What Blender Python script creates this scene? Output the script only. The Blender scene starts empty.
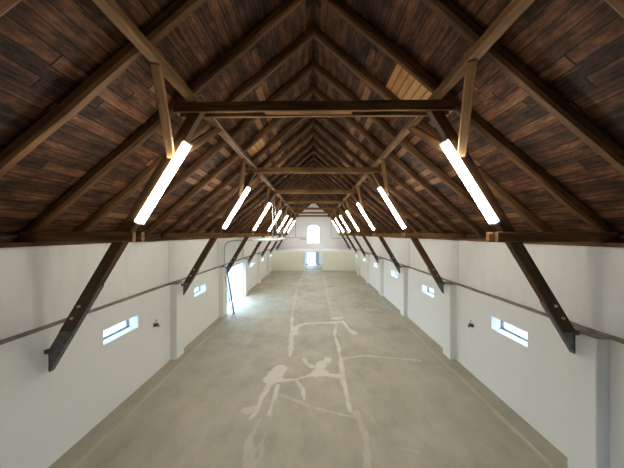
import bpy, bmesh, math, random
import numpy as np
from mathutils import Vector, Matrix
from mathutils.geometry import tessellate_polygon

random.seed(7)
C = bpy.context.scene.collection
EYE = 3.85          # viewer's eye above the hall floor
S = 3.8             # spacing of the roof trusses
WL = 4.37           # inner face of the lower walls (half width)
WU = 4.50           # inner face of the upper walls
WO = 4.74           # outer face
WP = 4.18           # inner face of the wall piers
LEDGE = 2.30        # height of the ledge on the walls
TOPW = 3.65         # wall top
BACK = -3.0
BOXY = 25.2         # front of the low room at the far end
BOXZ = 2.10
GAB = 30.4          # far gable
PITCH = 0.86        # rafter slope (rise per run)
CANG = math.atan(PITCH)
ORD = ['nearest', 'second', 'third', 'fourth', 'fifth', 'sixth', 'seventh', 'eighth']

# ------------------------------------------------------------------ materials
def new_mat(name):
    m = bpy.data.materials.new(name); m.use_nodes = True
    nt = m.node_tree; nt.nodes.clear()
    out = nt.nodes.new('ShaderNodeOutputMaterial')
    b = nt.nodes.new('ShaderNodeBsdfPrincipled')
    nt.links.new(b.outputs[0], out.inputs[0])
    return m, nt, b

class NB:
    """small node building helper"""
    def __init__(s, nt): s.nt = nt
    def n(s, t, **k):
        x = s.nt.nodes.new(t)
        for a, v in k.items(): setattr(x, a, v)
        return x
    def put(s, sock, v):
        if hasattr(v, 'is_output'): s.nt.links.new(v, sock)
        else: sock.default_value = v
    def math(s, op, a, b=0.0, c=0.0):
        x = s.n('ShaderNodeMath', operation=op)
        s.put(x.inputs[0], a); s.put(x.inputs[1], b); s.put(x.inputs[2], c)
        return x.outputs[0]
    def noise(s, vec, scale, detail=3, rough=.55, dim='3D', w=None):
        x = s.n('ShaderNodeTexNoise', noise_dimensions=dim)
        s.put(x.inputs['Vector'], vec)
        x.inputs['Scale'].default_value = scale; x.inputs['Detail'].default_value = detail
        x.inputs['Roughness'].default_value = rough
        if w is not None: s.put(x.inputs['W'], w)
        return x.outputs['Fac']
    def mapping(s, vec, sc):
        x = s.n('ShaderNodeMapping'); s.put(x.inputs[0], vec); x.inputs['Scale'].default_value = sc
        return x.outputs[0]
    def ramp(s, fac, stops, interp='LINEAR'):
        x = s.n('ShaderNodeValToRGB'); s.put(x.inputs[0], fac)
        cr = x.color_ramp; cr.interpolation = interp
        while len(cr.elements) < len(stops): cr.elements.new(.5)
        for e, (p, c) in zip(cr.elements, stops):
            e.position = p; e.color = (c[0], c[1], c[2], 1) if hasattr(c, '__len__') else (c, c, c, 1)
        return x.outputs[0]
    def mix(s, fac, a, b, mode='MIX'):
        x = s.n('ShaderNodeMix', data_type='RGBA', blend_type=mode)
        s.put(x.inputs[0], fac)
        for i, v in ((6, a), (7, b)):
            if hasattr(v, 'is_output'): s.nt.links.new(v, x.inputs[i])
            else: x.inputs[i].default_value = (v[0], v[1], v[2], 1)
        return x.outputs[2]
    def bump(s, h, strength, dist, b):
        x = s.n('ShaderNodeBump'); x.inputs['Strength'].default_value = strength
        x.inputs['Distance'].default_value = dist; s.put(x.inputs['Height'], h)
        s.nt.links.new(x.outputs[0], b.inputs['Normal'])

def timber_mat(name, dark, mid, light, rough=.75):
    m, nt, b = new_mat(name); q = NB(nt)
    co = q.n('ShaderNodeTexCoord').outputs['Object']
    rnd = q.n('ShaderNodeObjectInfo').outputs['Random']
    w = q.math('MULTIPLY', rnd, 37.0)
    grain = q.noise(q.mapping(co, (1.2, 22, 22)), 1.0, 5, .65, '4D', w)
    blot = q.noise(q.mapping(co, (1.1, 3, 3)), 1.4, 3, .6, '4D', w)
    f = q.math('ADD', q.math('MULTIPLY', grain, .6), q.math('MULTIPLY', blot, .4))
    f = q.math('ADD', f, q.math('MULTIPLY', q.math('SUBTRACT', rnd, .5), .16))
    col = q.ramp(f, [(.33, dark), (.5, mid), (.68, light)])
    vor = q.n('ShaderNodeTexVoronoi', voronoi_dimensions='4D'); q.put(vor.inputs['Vector'], q.mapping(co, (1.6, 5, 5))); q.put(vor.inputs['W'], w)
    vor.inputs['Scale'].default_value = 1.3
    knot = q.ramp(vor.outputs['Distance'], [(.04, 1.0), (.10, 0.0)])
    col = q.mix(q.math('MULTIPLY', knot, .6), col, (dark[0]*.6, dark[1]*.6, dark[2]*.6))
    q.put(b.inputs['Base Color'], col); b.inputs['Roughness'].default_value = rough
    b.inputs['Specular IOR Level'].default_value = .3
    q.bump(f, .35, .012, b)
    return m

def board_mat(name, stops, width=.165):
    """boards running along local X, courses up local Y"""
    m, nt, b = new_mat(name); q = NB(nt)
    co = q.n('ShaderNodeTexCoord').outputs['Object']
    sx = q.n('ShaderNodeSeparateXYZ'); q.put(sx.inputs[0], co)
    u, v = sx.outputs[0], sx.outputs[1]
    wob = q.math('MULTIPLY', q.math('SUBTRACT', q.noise(q.mapping(co, (.5, .5, 0)), 1.0, 2), .5), .05)
    vv = q.math('DIVIDE', q.math('ADD', v, wob), width)
    row = q.math('FLOOR', vv)
    wn = q.n('ShaderNodeTexWhiteNoise', noise_dimensions='1D'); q.put(wn.inputs['W'], row)
    uu = q.math('DIVIDE', q.math('ADD', u, q.math('MULTIPLY', wn.outputs[0], 9.0)), 3.3)
    seg = q.math('FLOOR', uu)
    cx = q.n('ShaderNodeCombineXYZ'); q.put(cx.inputs[0], row); q.put(cx.inputs[1], seg)
    w2 = q.n('ShaderNodeTexWhiteNoise', noise_dimensions='2D'); q.put(w2.inputs['Vector'], cx.outputs[0])
    tone = w2.outputs[0]
    gv = q.n('ShaderNodeCombineXYZ')
    q.put(gv.inputs[0], q.math('MULTIPLY', u, 1.3)); q.put(gv.inputs[1], q.math('MULTIPLY', v, 26.0)); q.put(gv.inputs[2], q.math('MULTIPLY', tone, 31.0))
    grain = q.noise(gv.outputs[0], 1.0, 5, .7)
    blot = q.noise(q.mapping(co, (1.5, 3.0, 1)), 1.6, 4, .7)
    f = q.math('ADD', q.math('MULTIPLY', tone, .20), q.math('ADD', q.math('MULTIPLY', grain, .62), q.math('MULTIPLY', q.math('SUBTRACT', blot, .5), .9)))
    col = q.ramp(f, stops)
    pale = q.math('MULTIPLY', q.math('GREATER_THAN', tone, .93), q.math('ADD', .25, q.math('MULTIPLY', grain, .7)))
    col = q.mix(pale, col, stops[-1][1])
    fleck = q.ramp(q.noise(gv.outputs[0], 2.6, 4, .75), [(.60, 0.0), (.72, 1.0)])
    col = q.mix(q.math('MULTIPLY', fleck, .5), col, stops[-1][1])
    fr = q.math('FRACT', vv); e1 = q.math('LESS_THAN', fr, .075)
    e2 = q.math('LESS_THAN', q.math('FRACT', uu), .006)
    gap = q.math('MAXIMUM', e1, e2)
    col = q.mix(q.math('MULTIPLY', gap, .92), col, (.004, .003, .002))
    q.put(b.inputs['Base Color'], col); b.inputs['Roughness'].default_value = .78
    b.inputs['Specular IOR Level'].default_value = .3
    h = q.math('SUBTRACT', q.math('MULTIPLY', grain, .35), gap)
    q.bump(h, .5, .012, b)
    return m

def plaster_mat(name, col, dirt, amt=.35):
    m, nt, b = new_mat(name); q = NB(nt)
    co = q.n('ShaderNodeTexCoord').outputs['Object']
    a = q.noise(co, .55, 5, .6); c = q.noise(q.mapping(co, (3, 3, .7)), 1.2, 4, .65); d = q.noise(co, 14, 4, .7)
    f = q.math('ADD', q.math('MULTIPLY', a, .5), q.math('MULTIPLY', c, .5))
    f = q.ramp(f, [(.46, 0.0), (.72, 1.0)])
    cc = q.mix(q.math('MULTIPLY', f, amt), col, dirt)
    sp = q.ramp(d, [(.70, 0.0), (.78, 1.0)])
    cc = q.mix(q.math('MULTIPLY', sp, .18), cc, (.42, .40, .36))
    q.put(b.inputs['Base Color'], cc); b.inputs['Roughness'].default_value = .9
    b.inputs['Specular IOR Level'].default_value = .2
    q.bump(q.math('ADD', a, q.math('MULTIPLY', d, .25)), .25, .03, b)
    return m

def plain_mat(name, col, rough=.6, metal=0.0, var=.12, scale=9):
    m, nt, b = new_mat(name); q = NB(nt)
    co = q.n('ShaderNodeTexCoord').outputs['Object']
    n = q.noise(co, scale, 4, .6)
    lo = tuple(c*(1-var) for c in col); hi = tuple(min(1, c*(1+var)) for c in col)
    q.put(b.inputs['Base Color'], q.ramp(n, [(.35, lo), (.65, hi)]))
    b.inputs['Roughness'].default_value = rough; b.inputs['Metallic'].default_value = metal
    return m

def emit_mat(name, col, strength):
    m, nt, b = new_mat(name); q = NB(nt)
    lw = q.n('ShaderNodeLayerWeight').outputs['Facing']
    b.inputs['Base Color'].default_value = (.9, .9, .88, 1)
    q.put(b.inputs['Emission Color'], q.ramp(lw, [(0, col), (1, tuple(c*.93 for c in col))]))
    b.inputs['Emission Strength'].default_value = strength
    return m

def glass_mat(name):
    m, nt, b = new_mat(name); q = NB(nt)
    nt.nodes.remove(b)
    tr = q.n('ShaderNodeBsdfTransparent'); gl = q.n('ShaderNodeBsdfGlossy'); mx = q.n('ShaderNodeMixShader')
    n = q.noise(q.n('ShaderNodeTexCoord').outputs['Object'], 3.0)
    q.put(tr.inputs[0], q.ramp(n, [(.3, (.86, .90, .92)), (.7, (.94, .96, .97))]))
    gl.inputs['Roughness'].default_value = .03
    mx.inputs[0].default_value = .06
    nt.links.new(tr.outputs[0], mx.inputs[1]); nt.links.new(gl.outputs[0], mx.inputs[2])
    nt.links.new(mx.outputs[0], [x for x in nt.nodes if x.type == 'OUTPUT_MATERIAL'][0].inputs[0])
    return m

M = {}
M['beam'] = timber_mat('old sawn timber', (.062, .027, .008), (.200, .098, .033), (.38, .205, .078))
M['rafter'] = timber_mat('rafter timber', (.030, .012, .004), (.100, .044, .014), (.21, .100, .036))
M['strut'] = timber_mat('stained strut timber', (.045, .021, .008), (.095, .046, .017), (.165, .088, .034), .6)
M['boards'] = board_mat('roof boards', [(.22, (.010, .004, .002)), (.38, (.055, .021, .008)), (.54, (.145, .058, .024)), (.78, (.34, .165, .072))], .165)
M['newboards'] = board_mat('new roof boards', [(.2, (.46, .20, .06)), (.5, (.62, .31, .11)), (.8, (.74, .42, .18))], .14)
M['wall'] = plaster_mat('lime plaster', (.80, .795, .745), (.70, .69, .65))
M['wallup'] = plaster_mat('stained lime plaster', (.79, .783, .735), (.62, .61, .57), .5)
M['green'] = plaster_mat('pale green plaster', (.74, .75, .60), (.68, .69, .54), .4)
M['white'] = plaster_mat('white plaster', (.84, .84, .82), (.76, .76, .73), .3)
M['dust'] = plain_mat('dusty ledge', (.27, .25, .21), .95, 0, .25, 6)
M['steel'] = plain_mat('galvanised steel', (.13, .133, .128), .5, .4, .25, 12)
M['bolt'] = plain_mat('bolt steel', (.55, .54, .50), .4, .7)
M['track'] = plain_mat('track steel', (.52, .53, .52), .45, .5)
M['darkmetal'] = plain_mat('dark steel', (.09, .09, .085), .5, .3)
M['frame'] = plain_mat('window frame', (.20, .21, .21), .5)
M['whitepaint'] = plain_mat('white paint', (.82, .83, .83), .5, 0, .04)
M['greypaint'] = plain_mat('grey paint', (.52, .54, .55), .5, 0, .05)
M['tube'] = emit_mat('strip light diffuser', (1.0, .965, .87), 46.0)
M['glass'] = glass_mat('window glass')
M['red'] = plain_mat('red plastic', (.085, .008, .008), .45)
M['cable'] = plain_mat('old cable', (.30, .25, .19), .7)
M['conduit'] = plain_mat('grey conduit', (.25, .25, .24), .6)
M['ground'] = plain_mat('yard paving', (.20, .235, .28), .9, 0, .1, 1.2)

# ------------------------------------------------------------------ geometry
def link(name, me, mat, parent=None):
    o = bpy.data.objects.new(name, me); C.objects.link(o)
    if mat is not None and not me.materials: me.materials.append(mat)
    if parent is not None: o.parent = parent
    return o

def to_mesh(bm, name, smooth=False):
    me = bpy.data.meshes.new(name); bmesh.ops.recalc_face_normals(bm, faces=bm.faces[:])
    bm.to_mesh(me); bm.free()
    if smooth:
        for p in me.polygons: p.use_smooth = True
    return me

def add_box(bm, x0, x1, y0, y1, z0, z1):
    v = [bm.verts.new((x, y, z)) for x in (x0, x1) for y in (y0, y1) for z in (z0, z1)]
    for f in ((0, 1, 3, 2), (4, 6, 7, 5), (0, 4, 5, 1), (2, 3, 7, 6), (0, 2, 6, 4), (1, 5, 7, 3)):
        bm.faces.new([v[i] for i in f])

def box(name, x0, x1, y0, y1, z0, z1, mat, parent=None, bevel=0.0):
    bm = bmesh.new(); add_box(bm, x0, x1, y0, y1, z0, z1)
    if bevel: bmesh.ops.bevel(bm, geom=bm.edges[:], offset=bevel, segments=2, affect='EDGES')
    return link(name, to_mesh(bm, name), mat, parent)

def frame_matrix(p0, p1, up=(0, 0, 1)):
    p0, p1 = Vector(p0), Vector(p1)
    x = (p1-p0).normalized(); z = Vector(up); z = (z - x*z.dot(x)).normalized(); y = z.cross(x)
    return Matrix(((x.x, y.x, z.x, p0.x), (x.y, y.y, z.y, p0.y), (x.z, y.z, z.z, p0.z), (0, 0, 0, 1)))

def beam_mesh(L, w, h, k0=0.0, k1=0.0, ch=.012, wob=.006, seed=0, step=.45, name='beam'):
    """timber along local X, w across Y, h along Z, chamfered and a little uneven; k = end cut skew per z"""
    r = random.Random(seed); n = max(2, int(L/step)); bm = bmesh.new(); rings = []
    prof = [(-w/2+ch, -h/2), (w/2-ch, -h/2), (w/2, -h/2+ch), (w/2, h/2-ch), (w/2-ch, h/2), (-w/2+ch, h/2), (-w/2, h/2-ch), (-w/2, -h/2+ch)]
    for i in range(n+1):
        t = i/n; oy, oz, sc = r.uniform(-wob, wob), r.uniform(-wob, wob), 1 + r.uniform(-wob, wob)*4
        if i in (0, n): oy = oz = 0; sc = 1
        rings.append([bm.verts.new((t*L + (k0*(1-t) + k1*t)*z, y*sc+oy, z*sc+oz)) for y, z in prof])
    for a, b in zip(rings, rings[1:]):
        for j in range(8): bm.faces.new((a[j], a[(j+1) % 8], b[(j+1) % 8], b[j]))
    bm.faces.new(rings[0][::-1]); bm.faces.new(rings[-1])
    return to_mesh(bm, name)

def beam(name, p0, p1, w, h, mat, parent=None, up=(0, 0, 1), **k):
    L = (Vector(p1)-Vector(p0)).length
    o = link(name, beam_mesh(L, w, h, name=name, **k), mat, parent)
    o.matrix_basis = frame_matrix(p0, p1, up)
    return o

def prism(bm, pts, y0, y1):
    """polygon in XZ, extruded along Y"""
    a = [bm.verts.new((x, y0, z)) for x, z in pts]; b = [bm.verts.new((x, y1, z)) for x, z in pts]
    n = len(pts)
    bm.faces.new(a); bm.faces.new(b[::-1])
    for i in range(n): bm.faces.new((a[i], b[i], b[(i+1) % n], a[(i+1) % n]))

def holed(name, outer, holes, thick, matrix, mat, parent=None):
    """flat wall with openings: loops in local XY, thickness along local Z"""
    loops = [[Vector((x, y, 0)) for x, y in lp] for lp in [outer]+holes]
    tri = tessellate_polygon(loops); flat = [p for lp in loops for p in lp]
    bm = bmesh.new()
    a = [bm.verts.new(p) for p in flat]; b = [bm.verts.new(p+Vector((0, 0, thick))) for p in flat]
    for t in tri:
        bm.faces.new([a[i] for i in t]); bm.faces.new([b[i] for i in reversed(t)])
    i = 0
    for lp in loops:
        n = len(lp)
        for j in range(n):
            bm.faces.new((a[i+j], a[i+(j+1) % n], b[i+(j+1) % n], b[i+j]))
        i += n
    o = link(name, to_mesh(bm, name), mat, parent); o.matrix_basis = matrix
    return o

def add_tube(bm, pts, r, seg=8):
    pts = [Vector(p) for p in pts]; rings = []
    for i, p in enumerate(pts):
        d = (pts[min(i+1, len(pts)-1)]-pts[max(i-1, 0)]).normalized()
        s = d.cross(Vector((0, 0, 1)))
        if s.length < 1e-3: s = d.cross(Vector((0, 1, 0)))
        s.normalize(); t = s.cross(d)
        rings.append([bm.verts.new(p + (s*math.cos(2*math.pi*k/seg) + t*math.sin(2*math.pi*k/seg))*r) for k in range(seg)])
    for a, b in zip(rings, rings[1:]):
        for j in range(seg): bm.faces.new((a[j], a[(j+1) % seg], b[(j+1) % seg], b[j]))
    bm.faces.new(rings[0][::-1]); bm.faces.new(rings[-1])

def tube(name, pts, r, mat, parent=None, seg=8):
    bm = bmesh.new(); add_tube(bm, pts, r, seg)
    return link(name, to_mesh(bm, name, True), mat, parent)

def empty(name, loc=(0, 0, 0)):
    o = bpy.data.objects.new(name, None); o.location = loc; o.empty_display_size = .2; C.objects.link(o)
    return o

def tag(o, label, cat, group=None):
    o['label'] = label; o['category'] = cat
    if group: o['group'] = group
    return o

def struct(o):
    o['kind'] = 'structure'; return o

def copy_tree(o, parent=None):
    c = o.copy(); C.objects.link(c)
    if parent is not None: c.parent = parent
    for ch in list(o.children): copy_tree(ch, c)
    return c

MARKS = [
    (0.90, 0.12, [(-0.97, 10.98), (-0.86, 9.41), (-0.72, 7.55)]),
    (1.00, 0.12, [(-0.79, 9.89), (-0.3, 10.34), (0.83, 10.43), (1.28, 10.58), (1.41, 9.89), (1.55, 9.33)]),
    (1.00, 0.32, [(-0.8, 9.81), (-0.76, 9.41)]),
    (0.90, 0.41, [(0.96, 10.98), (1.19, 11.03)]),
    (0.90, 0.28, [(1.48, 9.56), (1.56, 9.29)]),
    (0.90, 0.10, [(0.98, 10.25), (0.81, 9.22), (0.86, 8.23), (0.83, 7.55)]),
    (0.90, 0.10, [(0.85, 7.55), (0.79, 6.49), (0.79, 5.55), (0.81, 5.23)]),
    (1.10, 0.38, [(-0.94, 6.84), (-1.06, 6.4)]),
    (1.00, 0.12, [(-0.87, 6.31), (-0.45, 6.35), (-0.19, 6.49), (0.14, 6.64), (0.73, 6.49)]),
    (1.10, 0.29, [(0.08, 6.64), (0.25, 6.68)]),
    (1.10, 0.24, [(0.14, 6.72), (0.27, 7.13), (0.44, 7.36)]),
    (1.00, 0.14, [(-0.3, 7.36), (-0.21, 7.13), (-0.05, 6.96)]),
    (1.00, 0.13, [(-0.45, 6.31), (-0.28, 5.98), (-0.21, 5.62)]),
    (1.00, 0.12, [(-1.11, 6.18), (-1.21, 5.69), (-1.23, 5.18), (-1.32, 5.01)]),
    (0.70, 0.26, [(-1.46, 5.2), (-1.31, 5.29)]),
    (1.00, 0.08, [(-0.9, 6.11), (-0.93, 5.42), (-0.96, 5.12)]),
    (0.50, 0.15, [(-1.11, 5.01), (-1.18, 4.47), (-1.07, 3.95)]),
    (0.40, 0.08, [(-0.88, 5.12), (-0.95, 4.47), (-0.88, 3.95)]),
    (0.55, 0.08, [(-0.8, 5.76), (-0.4, 5.55), (0.07, 5.29), (0.58, 5.12), (0.94, 5.01)]),
    (0.50, 0.17, [(0.93, 5.18), (0.99, 4.47), (0.91, 3.95)]),
    (0.35, 0.09, [(1.21, 5.06), (1.24, 4.85), (1.29, 4.47), (1.5, 4.32), (1.88, 4.23)]),
    (0.70, 0.09, [(0.96, 7.43), (1.62, 7.6), (2.1, 7.51), (2.58, 7.43), (3.25, 7.31)]),
    (0.50, 0.45, [(2.86, 12.27), (3.19, 12.27)]),
    (0.50, 0.16, [(-0.88, 24.93), (-1.05, 20.87), (-1.16, 16.42), (-1.05, 13.07), (-1.01, 11.17), (-0.89, 9.88)]),
    (0.50, 0.17, [(0.87, 24.93), (0.93, 19.8), (0.9, 16.42), (0.87, 13.07), (0.93, 11.01)]),
    (0.40, 0.44, [(0.93, 11.01), (1.15, 11.01)]),
    (0.45, 0.36, [(2.75, 12.24), (3.25, 12.04)]),
    (0.30, 0.45, [(-1.05, 11.01), (-0.87, 11.5)]),
]

# ------------------------------------------------------------------ floor
def make_floor():
    xs = np.arange(-4.4, 4.4001, .055); ys = np.concatenate([np.arange(-2.0, 14.0, .055), np.arange(14.0, 25.6, .12), np.arange(25.6, 30.9, .5)])
    X, Y = np.meshgrid(xs, ys); P = np.stack([X.ravel(), Y.ravel()], 1)
    rng = np.random.default_rng(3)
    def vnoise(sc, seed):
        r = np.random.default_rng(seed); g = r.random((256, 256))
        u = P[:, 0]*sc+60; v = P[:, 1]*sc+20
        i = np.floor(u).astype(int); j = np.floor(v).astype(int); a = u-i; b = v-j
        a = a*a*(3-2*a); b = b*b*(3-2*b)
        G = lambda p, q: g[p % 256, q % 256]
        return (G(i, j)*(1-a)+G(i+1, j)*a)*(1-b)+(G(i, j+1)*(1-a)+G(i+1, j+1)*a)*b
    edge = (vnoise(2.2, 1)-.5)*.16 + (vnoise(6, 2)-.5)*.09 + (vnoise(15, 4)-.5)*.04
    m = np.zeros(len(P))
    for s, wd, pts in MARKS:
        for (x0, y0), (x1, y1) in zip(pts, pts[1:]):
            a = np.array((x0, y0)); d = np.array((x1-x0, y1-y0)); L2 = max(1e-6, (d*d).sum())
            t = np.clip(((P-a) @ d)/L2, 0, 1)
            dist = np.sqrt((((P-a)-t[:, None]*d)**2).sum(1)) + edge*min(1.0, wd*4)
            hw = max(wd*.5, .05)
            m = np.maximum(m, s*np.clip((hw+.035-dist)/.05, 0, 1))
    m = m*(.72+.5*vnoise(5, 9))
    # margin strip along both walls with a pale joint line
    ax = np.abs(P[:, 0]) + (vnoise(1.4, 11)-.5)*.10
    strip = np.clip((ax-3.95)/.04, 0, 1)*(P[:, 1] < 25)
    joint = np.clip(1-np.abs(ax-3.93)/.045, 0, 1)*(P[:, 1] < 16)*(.2+.8*vnoise(2.0, 12))
    me = bpy.data.meshes.new('floor')
    nx, ny = len(xs), len(ys)
    idx = np.arange(nx*ny).reshape(ny, nx)
    faces = np.stack([idx[:-1, :-1], idx[:-1, 1:], idx[1:, 1:], idx[1:, :-1]], -1).reshape(-1, 4)
    co = np.concatenate([P, np.zeros((len(P), 1))], 1)
    me.from_pydata(co.tolist(), [], faces.tolist())
    at = me.color_attributes.new('mortar', 'FLOAT_COLOR', 'POINT')
    at.data.foreach_set('color', np.stack([m, strip, joint, np.ones(len(P))], 1).ravel())
    mat, nt, b = new_mat('worn screed'); q = NB(nt)
    co = q.n('ShaderNodeTexCoord').outputs['Object']
    vc = q.n('ShaderNodeVertexColor', layer_name='mortar'); sp = q.n('ShaderNodeSeparateColor'); q.put(sp.inputs[0], vc.outputs[0])
    big = q.noise(co, .5, 4, .6); mid = q.noise(q.mapping(co, (1, .55, 1)), 2.2, 5, .65); fin = q.noise(co, 26, 4, .7)
    f = q.math('ADD', q.math('MULTIPLY', big, .5), q.math('ADD', q.math('MULTIPLY', mid, .36), q.math('MULTIPLY', fin, .14)))
    col = q.ramp(f, [(.36, (.335, .305, .23)), (.5, (.44, .405, .315)), (.64, (.53, .49, .395))])
    rim = q.ramp(sp.outputs[0], [(.02, 0.0), (.25, 1.0), (.55, 0.0)])
    col = q.mix(q.math('MULTIPLY', sp.outputs[1], .2), col, (.36, .315, .235))
    col = q.mix(q.math('MULTIPLY', sp.outputs[2], 1.0), col, (.66, .61, .51))
    col = q.mix(q.math('MULTIPLY', rim, .25), col, (.37, .33, .255))
    col = q.mix(q.math('MULTIPLY', q.ramp(sp.outputs[0], [(.2, 0.0), (1.0, 1.0)]), .88), col, (.69, .65, .56))
    q.put(b.inputs['Base Color'], col); b.inputs['Roughness'].default_value = .62
    b.inputs['Specular IOR Level'].default_value = .35
    q.bump(q.math('ADD', mid, q.math('MULTIPLY', fin, .4)), .15, .02, b)
    return struct(link('floor', me, mat))
make_floor()
gr = box('ground', -60, 60, -30, 90, -.35, -.05, M['ground']); struct(gr)

# ------------------------------------------------------------------ side walls
SLOT = .50; Z0, Z1 = 1.53, 1.84
DOOR0, DOOR1, DOORZ = 3.06*S, 3.89*S, 2.07
REAR = GAB + .3
def slot_y(sg, n): return (n+(.42 if sg > 0 else .445))*S
def rect(a, b, c, d): return [(a, c), (b, c), (b, d), (a, d)]
def side_matrix(sg):
    # local X -> world Y, local Y -> world Z, local Z -> outward
    return Matrix(((0, 0, sg, sg*WL), (1, 0, 0, 0), (0, 1, 0, 0), (0, 0, 0, 1)))
slots = {1: [1, 2, 3, 4, 5, 6], -1: [1, 2, 4, 5, 6]}
for sg, side in ((-1, 'left'), (1, 'right')):
    holes = [rect(slot_y(sg, n)-SLOT, slot_y(sg, n)+SLOT, Z0, Z1) for n in slots[sg]]
    if sg < 0: holes.append(rect(DOOR0, DOOR1, .002, DOORZ))
    struct(holed('wall_'+side, rect(BACK-.2, REAR, 0, LEDGE), holes, WO-WL, side_matrix(sg), M['wall']))
    struct(box('wall_%s_upper' % side, *sorted((sg*WU, sg*WO)), BACK-.2, REAR, LEDGE, TOPW, M['wallup']))
    struct(box('wall_%s_eaves' % side, *sorted((sg*(WO+.0), sg*(WO+.08))), BACK-.2, REAR, LEDGE, 3.80, M['rafter']))
    # dust lying on the ledge
    bm = bmesh.new(); r = random.Random(5+sg); ys = [BACK + .25*i for i in range(int((GAB-BACK)/.25)+1)]
    prev = None
    for y in ys:
        a = sg*(WL-.004-r.uniform(0, .012)); c = sg*(WU-.001); zt = LEDGE+.008+r.uniform(0, .012)
        ring = [bm.verts.new(p) for p in ((a, y, LEDGE+.001), (c, y, LEDGE+.001), (c, y, zt+.012), (a, y, zt))]
        if prev:
            for j in range(4): bm.faces.new((prev[j], prev[(j+1) % 4], ring[(j+1) % 4], ring[j]))
        else: bm.faces.new(ring[::-1])
        prev = ring
    bm.faces.new(prev)
    struct(link('trim_'+side, to_mesh(bm, 'trim'), M['dust']))
    # piers in the lower wall and the faint piers above the ledge
    for n in range(1, 7):
        y0, y1 = n*S-.26, n*S+.16
        if sg < 0 and n == 3: y1 = DOOR0
        if sg < 0 and n == 4: y0 = DOOR1
        if not (sg < 0 and n == 1):
            struct(box('wall_%s_pier' % side, *sorted((sg*WP, sg*(WL+.02))), y0, y1, 0, LEDGE, M['wall'], bevel=.012))
            struct(box('trim_%s_pier' % side, *sorted((sg*(WP-.004), sg*WL)), y0-.005, y1+.005, LEDGE, LEDGE+.012, M['dust']))
        if n > 1: struct(box('wall_%s_upper_pier' % side, *sorted((sg*(WU-.018), sg*(WU+.05))), y0+.10, y1+.02, LEDGE+.01, TOPW-.01, M['wallup'], bevel=.016))
    # slot windows
    for k, n in enumerate(slots[sg]):
        yc = slot_y(sg, n); x0 = sg*(WL+.27)
        w = empty('window_%d' % (k+1 + (0 if sg < 0 else 10)), (x0, yc, Z0)); w['kind'] = 'structure'
        t = .035; bm = bmesh.new(); q = (-.025, .025)
        for bx in ((q[0], q[1], -SLOT, SLOT, 0, t), (q[0], q[1], -SLOT, SLOT, Z1-Z0-t*.6, Z1-Z0), (q[0], q[1], -SLOT, -SLOT+t, t, Z1-Z0-t*.6), (q[0], q[1], SLOT-t, SLOT, t, Z1-Z0-t*.6)):
            add_box(bm, *bx)
        link('window_frame', to_mesh(bm, 'window_frame'), M['frame'], w)
        box('window_pane', -.005, .005, -SLOT+t, SLOT-t, t, Z1-Z0-t*.6, M['glass'], w)

# wall plates on the wall heads
for sg, side in ((-1, 'left'), (1, 'right')):
    o = beam('wall_plate', (sg*4.575, BACK-.1, TOPW+.035), (sg*4.575, GAB-.01, TOPW+.035), .30, .07, M['rafter'], seed=40+sg, wob=.008, step=.5)
    tag(o, 'flat brown wall plate timber running along the %s wall head' % side, 'beam', 'wall plates')

# ------------------------------------------------------------------ far gable, low room, rear wall
def roofz(x): return EYE + .235 + (4.5-abs(x))*PITCH   # underside of the boards
def face_matrix(y): return Matrix(((1, 0, 0, 0), (0, 0, 1, y), (0, 1, 0, 0), (0, 0, 0, 1)))
def gable_loop(): return [(-WO, 0), (WO, 0), (WO, roofz(WO)-.02), (0, roofz(0)-.02), (-WO, roofz(WO)-.02)]
ww, wz0, wzs, wz1 = .81, 2.66, 4.62, 5.02
arch = [(-ww, wz0), (ww, wz0)] + [(ww*math.cos(a), wzs+(wz1-wzs)*math.sin(a)) for a in [math.pi*i/14 for i in range(15)]]
gdoor = rect(-.80, .72, .002, 2.03)
struct(holed('wall_back', gable_loop(), [arch, gdoor], .38, face_matrix(GAB), M['white']))
struct(holed('wall_front', gable_loop(), [rect(-.8, .8, .002, 2.0)], -.2, face_matrix(BACK), M['rafter']))  # unseen rear wall, dark to cut bounce; doorway added to daylight the near walls
for sg, side in ((-1, 'left'), (1, 'right')):
    pts = [(sg*2.25, GAB-.0278, EYE+2.1), (sg*2.25, GAB-.0278, 3.34)] + ([(2.30, GAB-.0278, 3.30), (4.40, GAB-.0278, 3.30)] if sg > 0 else [])
    struct(tube('trim_gable_'+side, pts, .028, M['conduit'], None, 8))  # thin conduit pipes run on the face of the far gable
# arched window
w = empty('window_20', (0, GAB+.2, wz0)); w['kind'] = 'structure'
bm = bmesh.new(); t = .08
outer = [(x, z-wz0) for x, z in arch]
inner = [(x*(1-t/ww), .05+(z-wz0)*(1-.1/(wz1-wz0))) for x, z in arch]
vo = [[bm.verts.new((x, y, z)) for x, z in outer] for y in (-.03, .03)]; vi = [[bm.verts.new((x, y, z)) for x, z in inner] for y in (-.03, .03)]
for i in range(len(outer)):
    j = (i+1) % len(outer)
    bm.faces.new((vo[0][i], vo[0][j], vi[0][j], vi[0][i])); bm.faces.new((vo[1][i], vo[1][j], vi[1][j], vi[1][i]))
    bm.faces.new((vi[0][i], vi[0][j], vi[1][j], vi[1][i])); bm.faces.new((vo[0][i], vo[0][j], vo[1][j], vo[1][i]))
add_box(bm, -.09, .09, -.07, .03, .05, wz1-wz0-.06)
link('window_frame', to_mesh(bm, 'arch_frame'), M['greypaint'], w)
bm = bmesh.new(); prism(bm, inner, -.006, .006)
link('window_pane', to_mesh(bm, 'arch_pane'), M['glass'], w)
struct(box('trim_sill', -.95, .95, GAB-.06, GAB+.02, wz0-.07, wz0, M['white'], bevel=.01))

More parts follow.
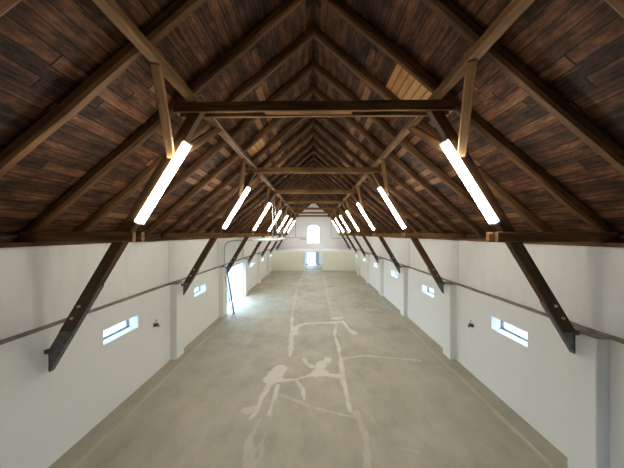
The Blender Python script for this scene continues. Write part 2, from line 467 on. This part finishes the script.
# low room across the far end, with a doorway
ox0, ox1 = -.95, .93
struct(holed('wall_low_room', rect(-WL-.01, WL+.01, 0, BOXZ-.16), [[(ox0, .002), (ox1, .002), (ox1, BOXZ-.165), (ox0, BOXZ-.165)]], .22, face_matrix(BOXY), M['green']))
struct(box('ceiling_low_room', -WL-.01, WL+.01, BOXY-.04, GAB, BOXZ-.16, BOXZ, M['white'], bevel=.01))
for x0, x1, nm in ((ox0-.12, ox0, 'left'), (ox1, ox1+.12, 'right')):
    struct(box('wall_passage_'+nm, x0, x1, BOXY+.22, GAB, 0, BOXZ-.16, M['white']))
    struct(box('trim_passage_'+nm, *((ox0-.05, ox0+.01) if nm == 'left' else (ox1-.01, ox1+.05)), BOXY-.02, BOXY+.24, 0, BOXZ-.16, M['white']))
# outside door in the gable: one leaf shut, one open outwards
d = empty('door_1', (.72, GAB+.18, 0)); d['kind'] = 'structure'
box('door_leaf', -.48, -.03, -.025, .025, .02, 2.0, M['greypaint'], d, .006)
box('door_rail', -.42, -.09, -.041, -.024, .98, 1.06, M['greypaint'], d, .003)
h = box('door_handle', -.46, -.34, -.06, -.045, 1.02, 1.045, M['darkmetal'], d, .004)
box('handle_rose', -.46, -.42, -.046, -.024, 1.0, 1.065, M['darkmetal'], d, .004)
bm = bmesh.new()
for bx in ((-1.52, -1.47, -.05, .05, 0, 2.03), (-.03, 0, -.05, .05, 0, 2.03), (-1.47, -.03, -.05, .05, 1.99, 2.03)): add_box(bm, *bx)
link('door_frame', to_mesh(bm, 'door_frame'), M['whitepaint'], d)
for x, nm in ((-.80, 'left'), (.62, 'right')):
    b_ = empty('boot_scraper', (x, GAB-.45, 0))
    tag(b_, 'small dark iron block on the passage floor, %s of the bright outside door' % nm, 'floor block', 'dark blocks by the outside door')
    box('base_plate', -.14, .14, -.09, .09, 0, .02, M['darkmetal'], b_, .004)
    box('upright', -.12, .12, -.02, .02, .02, .15, M['darkmetal'], b_, .006)

# ------------------------------------------------------------------ roof boards
Lr = (4.5+.62)/math.cos(CANG)
for sg, side in ((-1, 'left'), (1, 'right')):
    # local X along the ridge, local Y up the slope from the eaves, local Z outwards
    foot = Vector((sg*5.12, BACK-.25, roofz(5.12)))
    up = Vector((-sg*math.cos(CANG), 0, math.sin(CANG))); along = Vector((0, 1, 0))
    nrm = Vector((sg*math.sin(CANG), 0, math.cos(CANG)))
    bm = bmesh.new(); add_box(bm, 0, GAB+.7-BACK, 0, Lr+.02, 0, .035)
    o = link('ceiling_'+side, to_mesh(bm, 'boards'), M['boards'])
    o.matrix_basis = Matrix(((along.x, up.x, nrm.x, foot.x), (along.y, up.y, nrm.y, foot.y), (along.z, up.z, nrm.z, foot.z), (0, 0, 0, 1)))
    struct(o)
def patch(sg, y0, y1, x0, x1, label):
    p = Vector((sg*x1, y0, roofz(x1)))
    up = Vector((-sg*math.cos(CANG), 0, math.sin(CANG))); nrm = Vector((sg*math.sin(CANG), 0, math.cos(CANG)))
    L = (x1-x0)/math.cos(CANG); n = max(2, round(L/.14)); bm = bmesh.new()
    for i in range(n): add_box(bm, 0, y1-y0, L*i/n+.004, L*(i+1)/n-.004, -.026, -.002)
    o = link('board_patch', to_mesh(bm, 'patch'), M['newboards'])
    o.matrix_basis = Matrix(((0, up.x, nrm.x, p.x), (1, up.y, nrm.y, p.y), (0, up.z, nrm.z, p.z), (0, 0, 0, 1)))
    return tag(o, label, 'roof board patch', 'pale repair boards')
patch(1, S+.08, 1.25*S-.08, 1.42, 2.15, 'patch of bright new boards on the right slope just behind the nearest collar')
patch(-1, 1.75*S+.08, 2*S-.08, 1.49, 1.95, 'small patch of orange new boards on the left slope before the second collar')

# ------------------------------------------------------------------ rafters
RW, RH = .13, .15
RVH = RH/math.cos(CANG)
def rafter_ends(sg, y):
    # centre line: underside passes (4.5, EYE+.04)
    zc = EYE+.04+RVH/2
    return (sg*4.74, y, zc-.24*PITCH), (sg*.012, y, zc+4.488*PITCH)
raft = {}
for sg in (-1, 1):
    p0, p1 = rafter_ends(sg, 0); L = (Vector(p1)-Vector(p0)).length
    raft[sg] = [beam_mesh(L, RW, RH, k0=0, k1=math.tan(CANG), ch=.03, wob=.009, seed=90+i+5*sg, name='rafter') for i in range(4)]
def add_rafter(name, sg, y, parent=None, i=0):
    o = link(name, raft[sg][i % 4], M['rafter'], parent)
    p0, p1 = rafter_ends(sg, y); o.matrix_basis = frame_matrix(p0, p1)
    return o
q = 0
for sg, side in ((-1, 'left'), (1, 'right')):
    for k in range(1, 32):
        if k % 4 == 0: continue
        n, j = divmod(k, 4)
        where = ('before the nearest truss, %s from it' % ['', 'third', 'second', 'first'][j]) if n == 0 else '%s one behind the %s truss' % (['', 'first', 'second', 'third'][j], ORD[n-1])
        if k in (2, 3): where = 'before the nearest truss, ' + ('at the top corner' if k == 2 else 'next to that truss')
        o = add_rafter('rafter', sg, k*S/4, None, q); q += 1
        tag(o, 'dark rafter on the %s roof slope, %s' % (side, where), 'rafter', 'common rafters of the %s slope' % side)

# ------------------------------------------------------------------ purlins
for sg, side in ((-1, 'left'), (1, 'right')):
    o = beam('purlin', (sg*1.92, BACK, EYE+2.137), (sg*1.92, GAB, EYE+2.137), .14, .105, M['beam'], seed=3+sg, wob=.008, step=.6)
    tag(o, 'long brown purlin under the %s slope, resting on the collar ends' % side, 'purlin', 'purlins')

# ------------------------------------------------------------------ trusses
SW, SD = .17, .12     # strut: depth in the truss plane, thickness along the hall
def strut_line(top, bot):
    T = Vector((top[0], 0, top[1])); B = Vector((bot[0], 0, bot[1])); d = (B-T).normalized()
    n = Vector((d.z, 0, -d.x))              # perpendicular, towards the room (inner-lower) for the right side
    if n.x > 0: n = -n
    return T, B, d, n
def clip_poly(poly, f):
    out = []
    for a, b in zip(poly, poly[1:]+poly[:1]):
        fa, fb = f(a), f(b)
        if fa <= 0: out.append(a)
        if fa*fb < 0: t = fa/(fa-fb); out.append((a[0]+(b[0]-a[0])*t, a[1]+(b[1]-a[1])*t))
    return out
def truss_side(root, sg, top, bot, wallx, zcut, xshoe, pad):
    T, B, d, n = strut_line(top, bot)
    def P(s, o): v = T + d*s + n*o; return (v.x, v.z)
    L = (B-T).length + .6
    # timber, cut level at its foot; grain runs along local X
    zl = EYE
    quad = [P(-.05, -SW/2), P(L, -SW/2), P(L, SW/2), P(-.05, SW/2)]
    wood = clip_poly(quad, lambda p: zcut-.06-p[1]); wood = clip_poly(wood, lambda p: p[0]-(wallx-.012))
    fm = frame_matrix((sg*T.x, 0, T.z), (sg*B.x, 0, B.z), (0, 1, 0))
    inv = fm.inverted()
    bm = bmesh.new(); prism(bm, [(sg*x, z) for x, z in wood], -SD/2, SD/2)
    bmesh.ops.bevel(bm, geom=bm.edges[:], offset=.01, segments=1, affect='EDGES')
    bm.transform(inv)
    st = link('strut', to_mesh(bm, 'strut'), M['strut'], root); st.matrix_basis = fm
    # bolts through the foot of the timber
    sc = ((zcut-T.z)/d.z)
    for s_, o_ in ((sc-.20, .0), (sc-.42, .0)):
        c = T + d*s_ + n*o_
        bm = bmesh.new()
        for y0, y1, r in ((-SD/2-.030, -SD/2-.004, .021), (-SD/2-.005, SD/2+.005, .010), (SD/2+.004, SD/2+.030, .021)):
            bmesh.ops.create_cone(bm, cap_ends=True, segments=6, radius1=r, radius2=r, depth=y1-y0,
                                  matrix=Matrix.Translation((sg*c.x, (y0+y1)/2, c.z)) @ Matrix.Rotation(math.pi/2, 4, 'X'))
        bm.transform(inv)
        link('bolt', to_mesh(bm, 'bolt'), M['bolt'], st)
    # steel shoe: sole plate under the timber, two cheeks, end plate on the wall
    bm = bmesh.new()
    so = SW/2
    ss = (xshoe - T.x - n.x*so)/d.x
    sole = clip_poly([P(ss, so+.002), P(L+1, so+.002), P(L+1, so+.022), P(ss, so+.022)], lambda p: p[0]-wallx)
    prism(bm, [(sg*x, z) for x, z in sole], -.04, .04)
    ch = [P(-.05, -SW/2-.004), P(L+1, -SW/2-.004), P(L+1, so+.004), P(-.05, so+.004)]
    ch = clip_poly(ch, lambda p: p[1]-zcut); ch = clip_poly(ch, lambda p: p[0]-wallx)
    for y0, y1 in ((-.036, -.026), (.026, .036)): prism(bm, [(sg*x, z) for x, z in ch], y0, y1)
    ez = [p[1] for p in ch if abs(p[0]-wallx) < 1e-4]
    shoe_top, shoe_bot = max(ez), min(ez)
    add_box(bm, *sorted((sg*(wallx-.012), sg*(wallx+.004))), -.045, .045, shoe_bot-.005, shoe_top+.01)
    sh = link('steel_shoe', to_mesh(bm, 'shoe'), M['steel'], root)
    if pad: box('bearing_block', *sorted((sg*(wallx+.003), sg*(pad+.005))), -.03, .03, shoe_top-.09, shoe_top-.02, M['steel'], root, .004)
    # twin sill pieces over the wall head, embracing the strut
    for y in (-.097, .097):
        beam('sole_piece', (sg*2.84, y, EYE-.047), (sg*4.66, y, EYE-.047), .072, .165, M['beam'], root, seed=int(11+sg+y*50), wob=.004, ch=.018)
    # knee braces from the strut up to the purlin, both ways along the hall
    for y in (-.93, .93):
        a = T + d*((EYE+1.30-T.z)/d.z)
        beam('knee_brace', (sg*(a.x+.01), math.copysign(.04, y), EYE+1.25), (sg*1.93, y, EYE+2.11), .11, .125, M['beam'], root, up=(0, 0, 1), seed=int(20+sg*3+y*4), wob=.006)
    add_rafter('truss_rafter', sg, 0, root, 2)

def make_truss(left_low):
    r = empty('roof_truss', (0, 0, 0))
    for y in (-.088, .088):
        beam('collar_plank', (-2.20, y, EYE+2.005), (2.20, y, EYE+2.005), .055, .155, M['beam'], r, seed=30+int(y*100), wob=.004, ch=.006)
    box('filler_block', -.78, .62, -.059, .059, EYE+1.945, EYE+2.06, M['beam'], r, .006)
    truss_side(r, 1, (1.89, EYE+2.03), (4.215, EYE-1.87), 4.10, EYE-1.48, 3.64, WP)
    if left_low: truss_side(r, -1, (1.84, EYE+2.03), (4.27, EYE-2.02), 4.28, EYE-1.52, 3.46, WL)
    else: truss_side(r, -1, (1.86, EYE+2.03), (4.18, EYE-1.86), 4.10, EYE-1.48, 3.64, WP)
    return r
proto = make_truss(False); first = make_truss(True)
SKEW = -.0145                                # the nearest truss stands slightly askew
first.location = (0, S+.06, 0); first.rotation_euler = (0, 0, SKEW)
def truss_label(n):
    if n == 0: return 'timber roof truss directly above the viewer, just out of the picture'
    return '%s timber roof truss from the viewer, with collar, struts and steel shoes' % ORD[n-1]
tag(first, truss_label(1), 'roof truss', 'roof trusses')
trusses = [first]
for n in [2, 3, 4, 5, 6, 7]:
    t_ = proto if n == 2 else copy_tree(proto)
    t_.location = (0, n*S, 0); tag(t_, truss_label(n), 'roof truss', 'roof trusses'); trusses.append(t_)

# ------------------------------------------------------------------ strip lights under the struts
def make_light(sg):
    dx = .045 if sg > 0 else 0
    T, B, d, n = strut_line((1.86+dx, EYE+2.03), (4.18+dx, EYE-1.73))
    c = T + d*((EYE+.90-T.z)/d.z) + n*(SW/2+.004)
    r = empty('strip_light', (0, 0, 0))
    x = Vector((sg*d.x, 0, d.z)); z = Vector((sg*n.x, 0, n.z)); y = z.cross(x)
    r.matrix_basis = Matrix(((x.x, y.x, z.x, sg*c.x), (x.y, y.y, z.y, 0), (x.z, y.z, z.z, c.z), (0, 0, 0, 1)))
    H = .77
    box('housing', -H, H, -.05, .05, 0, .04, M['whitepaint'], r, .005)
    bm = bmesh.new()                             # opal diffuser wrapped round the sides of the housing, two lobes below
    prof = [(-.052, .022), (-.074, .026), (-.078, .05)] + [(-.039-.039*math.cos(math.pi*i/10), .062+.034*math.sin(math.pi*i/10)) for i in range(11)]
    prof += [(.039-.039*math.cos(math.pi*i/10), .062+.034*math.sin(math.pi*i/10)) for i in range(1, 11)] + [(.078, .05), (.074, .026), (.052, .022), (.052, .042), (-.052, .042)]
    a = [bm.verts.new((-H+.03, p, zz)) for p, zz in prof]; e = [bm.verts.new((H-.03, p, zz)) for p, zz in prof]
    for i in range(len(prof)): j = (i+1) % len(prof); bm.faces.new((a[i], e[i], e[j], a[j]))
    link('diffuser', to_mesh(bm, 'diffuser'), M['tube'], r)
    for s_ in (-1, 1):
        box('end_cap', *sorted((s_*(H-.03), s_*(H+.004))), -.08, .08, .02, .099, M['whitepaint'], r, .006)
    box('lower_bracket', H-.02, H+.07, -.02, .02, 0, .02, M['steel'], r, .003)
    return r
for sg, side in ((-1, 'left'), (1, 'right')):
    lp = make_light(sg)
    for n in range(1, 8):
        o = lp if n == 1 else copy_tree(lp)
        o.location.y = n*S
        if n == 1: skew_light = o
        tag(o, 'lit white strip light on the %s strut of the %s truss' % (side, ORD[n-1]) if n else 'lit white strip light on the %s strut of the truss above the viewer' % side, 'strip light', 'strip lights on the %s struts' % side)
    skew_light.matrix_basis = Matrix.Translation((0, S+.06, 0)) @ Matrix.Rotation(SKEW, 4, 'Z') @ Matrix.Translation((0, -S, 0)) @ skew_light.matrix_basis

# ------------------------------------------------------------------ cable drooping between the left purlin and the collars
for n in range(1, 5):
    pts = []
    for i in range(25):
        t = i/24
        pts.append((-1.80 + .14*math.sin(math.pi*t) , (n + t)*S + .12 , EYE+2.095 - .22*math.sin(math.pi*t)**1.3 - .02*t))
    pts = [(-1.83, n*S-.12, EYE+2.10), (-1.70, n*S-.16, EYE+2.12), (-1.72, n*S, EYE+2.11)] + pts[:-1] if n == 1 else pts[:-1]
    o = tube('cable', pts, .011, M['cable'], None, 6)
    tag(o, 'slack cable beside the left purlin between the %s and %s collars' % (ORD[n-1], ORD[n]), 'cable', 'slack roof cables')

# ------------------------------------------------------------------ red power sockets
def socket(sg, y, z, label):
    r = empty('power_socket', (sg*(WL-.001), y, z)); r.scale = (.8, .8, .8)
    i = -sg
    box('back_plate', *sorted((0, i*.02)), -.055, .055, -.075, .075, M['greypaint'], r, .004)
    bm = bmesh.new()
    m = Matrix.Translation((i*.075, 0, -.01)) @ Matrix.Rotation(i*math.radians(62), 4, 'Y')
    bmesh.ops.create_cone(bm, cap_ends=True, segments=16, radius1=.058, radius2=.048, depth=.12, matrix=m)
    link('socket_body', to_mesh(bm, 'socket_body'), M['red'], r)
    bm = bmesh.new()
    bmesh.ops.create_cone(bm, cap_ends=True, segments=16, radius1=.058, radius2=.058, depth=.016, matrix=Matrix.Translation((i*.135, 0, -.035)) @ Matrix.Rotation(i*math.radians(62), 4, 'Y'))
    link('flap_lid', to_mesh(bm, 'flap_lid'), M['red'], r)
    box('junction_box', *sorted((0, i*.035)), .08, .15, .05, .13, M['greypaint'], r, .006)
    tag(r, label, 'power socket', 'red wall sockets')
socket(-1, 6.58, 1.37, 'dark red power socket on the left wall between slot window and pier')
socket(1, 6.56, 1.37, 'dark red power socket on the right wall between slot window and pier')
socket(-1, 22.6, 1.28, 'tiny red power socket on the left wall near the far room')
socket(1, 22.6, 1.28, 'tiny red power socket on the right wall near the far room')

# ------------------------------------------------------------------ overhead door of the side entrance, rolled back under the roof
od = empty('overhead_door', (-WL, (DOOR0+DOOR1)/2, 0))
tag(od, 'pale overhead door slid open on its tracks above the left side entrance', 'overhead door')
hy = (DOOR1-DOOR0)/2
ZT = 3.52
for s_ in (-1, 1):
    y = s_*(hy-.02)
    pts = [(.06, y, .02), (.06, y, 1.2), (.06, y, ZT-.42)] + [(.06+.36*(1-math.cos(a)), y, ZT-.36+.36*math.sin(a)) for a in [math.pi/2*i/8 for i in range(9)]] + [(1.4, y, ZT), (2.75, y, ZT)]
    tube('track', pts, .026, M['track'], od, 6)
for i in range(4):
    x0 = .42+.56*i
    box('door_panel', x0, x0+.545, -hy+.03, hy-.03, ZT+.03, ZT+.07, M['whitepaint'], od, .008)
box('opener_rail', .0, 3.70, -.03, .03, ZT+.10, ZT+.15, M['track'], od, .004)
box('motor_head', 3.62, 3.96, -.13, .13, ZT+.0, ZT+.17, M['greypaint'], od, .02)
for s_ in (-1, 1):
    y = s_*(hy-.02)
    tube('hanger', [(2.42, y, ZT), (2.36, y, EYE+2.05)], .014, M['track'], od, 6)
    tube('hanger', [(2.62, y*.98, ZT), (2.38, y*.80, EYE+2.05)], .012, M['track'], od, 6)
# conduit round the head of the entrance
o = tube('conduit', [(-4.46, DOOR1+.45, LEDGE+.04), (-4.46, DOOR1+.45, TOPW-.12)], .022, M['conduit'], None, 8)
tag(o, 'dark upright conduit on the left upper wall beyond the side entrance', 'conduit')
# two poles leaning at the near side of the entrance
for p0, p1, r_, lab, nm in (((-3.80, 11.50, .012), (-4.31, 11.98, 1.98), .030, 'dark wooden pole leaning in the near edge of the left side entrance', 'leaning_pole'),
                        ((-3.85, 11.42, .012), (-4.155, 11.25, 1.88), .020, 'thin grey rod leaning on the left pier beside the side entrance', 'leaning_rod')):
    L = (Vector(p1)-Vector(p0)).length
    o = beam(nm, p0, p1, r_*2, r_*1.6, M['strut'] if r_ > .025 else M['conduit'], None, seed=5, ch=.006, wob=.002)
    tag(o, lab, 'pole')

# ------------------------------------------------------------------ daylight, camera
world = bpy.data.worlds.new('sky'); bpy.context.scene.world = world; world.use_nodes = True
nt = world.node_tree; nt.nodes.clear(); q = NB(nt)
out = nt.nodes.new('ShaderNodeOutputWorld'); bg = nt.nodes.new('ShaderNodeBackground')
sky = nt.nodes.new('ShaderNodeTexSky'); sky.sky_type = 'HOSEK_WILKIE'; sky.sun_direction = Vector((.5, .35, .6)).normalized(); sky.turbidity = 5
nt.links.new(q.mix(.55, sky.outputs[0], (.56, .78, 1.0)), bg.inputs[0]); bg.inputs[1].default_value = 14
nt.links.new(bg.outputs[0], out.inputs[0])

cam = bpy.data.cameras.new('camera'); co_ = bpy.data.objects.new('camera', cam); C.objects.link(co_)
co_.location = (0, 0, EYE); co_.rotation_euler = (math.pi/2, 0, 0)
cam.sensor_width = 36; cam.lens = 240/624*36; cam.shift_x = -1.4/624; cam.clip_start = .05; cam.clip_end = 300
sc = bpy.context.scene; sc.camera = co_
sc.view_settings.view_transform = 'Standard'; sc.view_settings.look = 'None'
sc.view_settings.gamma = 1; sc.view_settings.use_curve_mapping = False
sc.view_settings.exposure = 0.52
sc.cycles.use_denoising = True
sc.cycles.max_bounces = 10; sc.cycles.diffuse_bounces = 7; sc.cycles.sample_clamp_indirect = 8
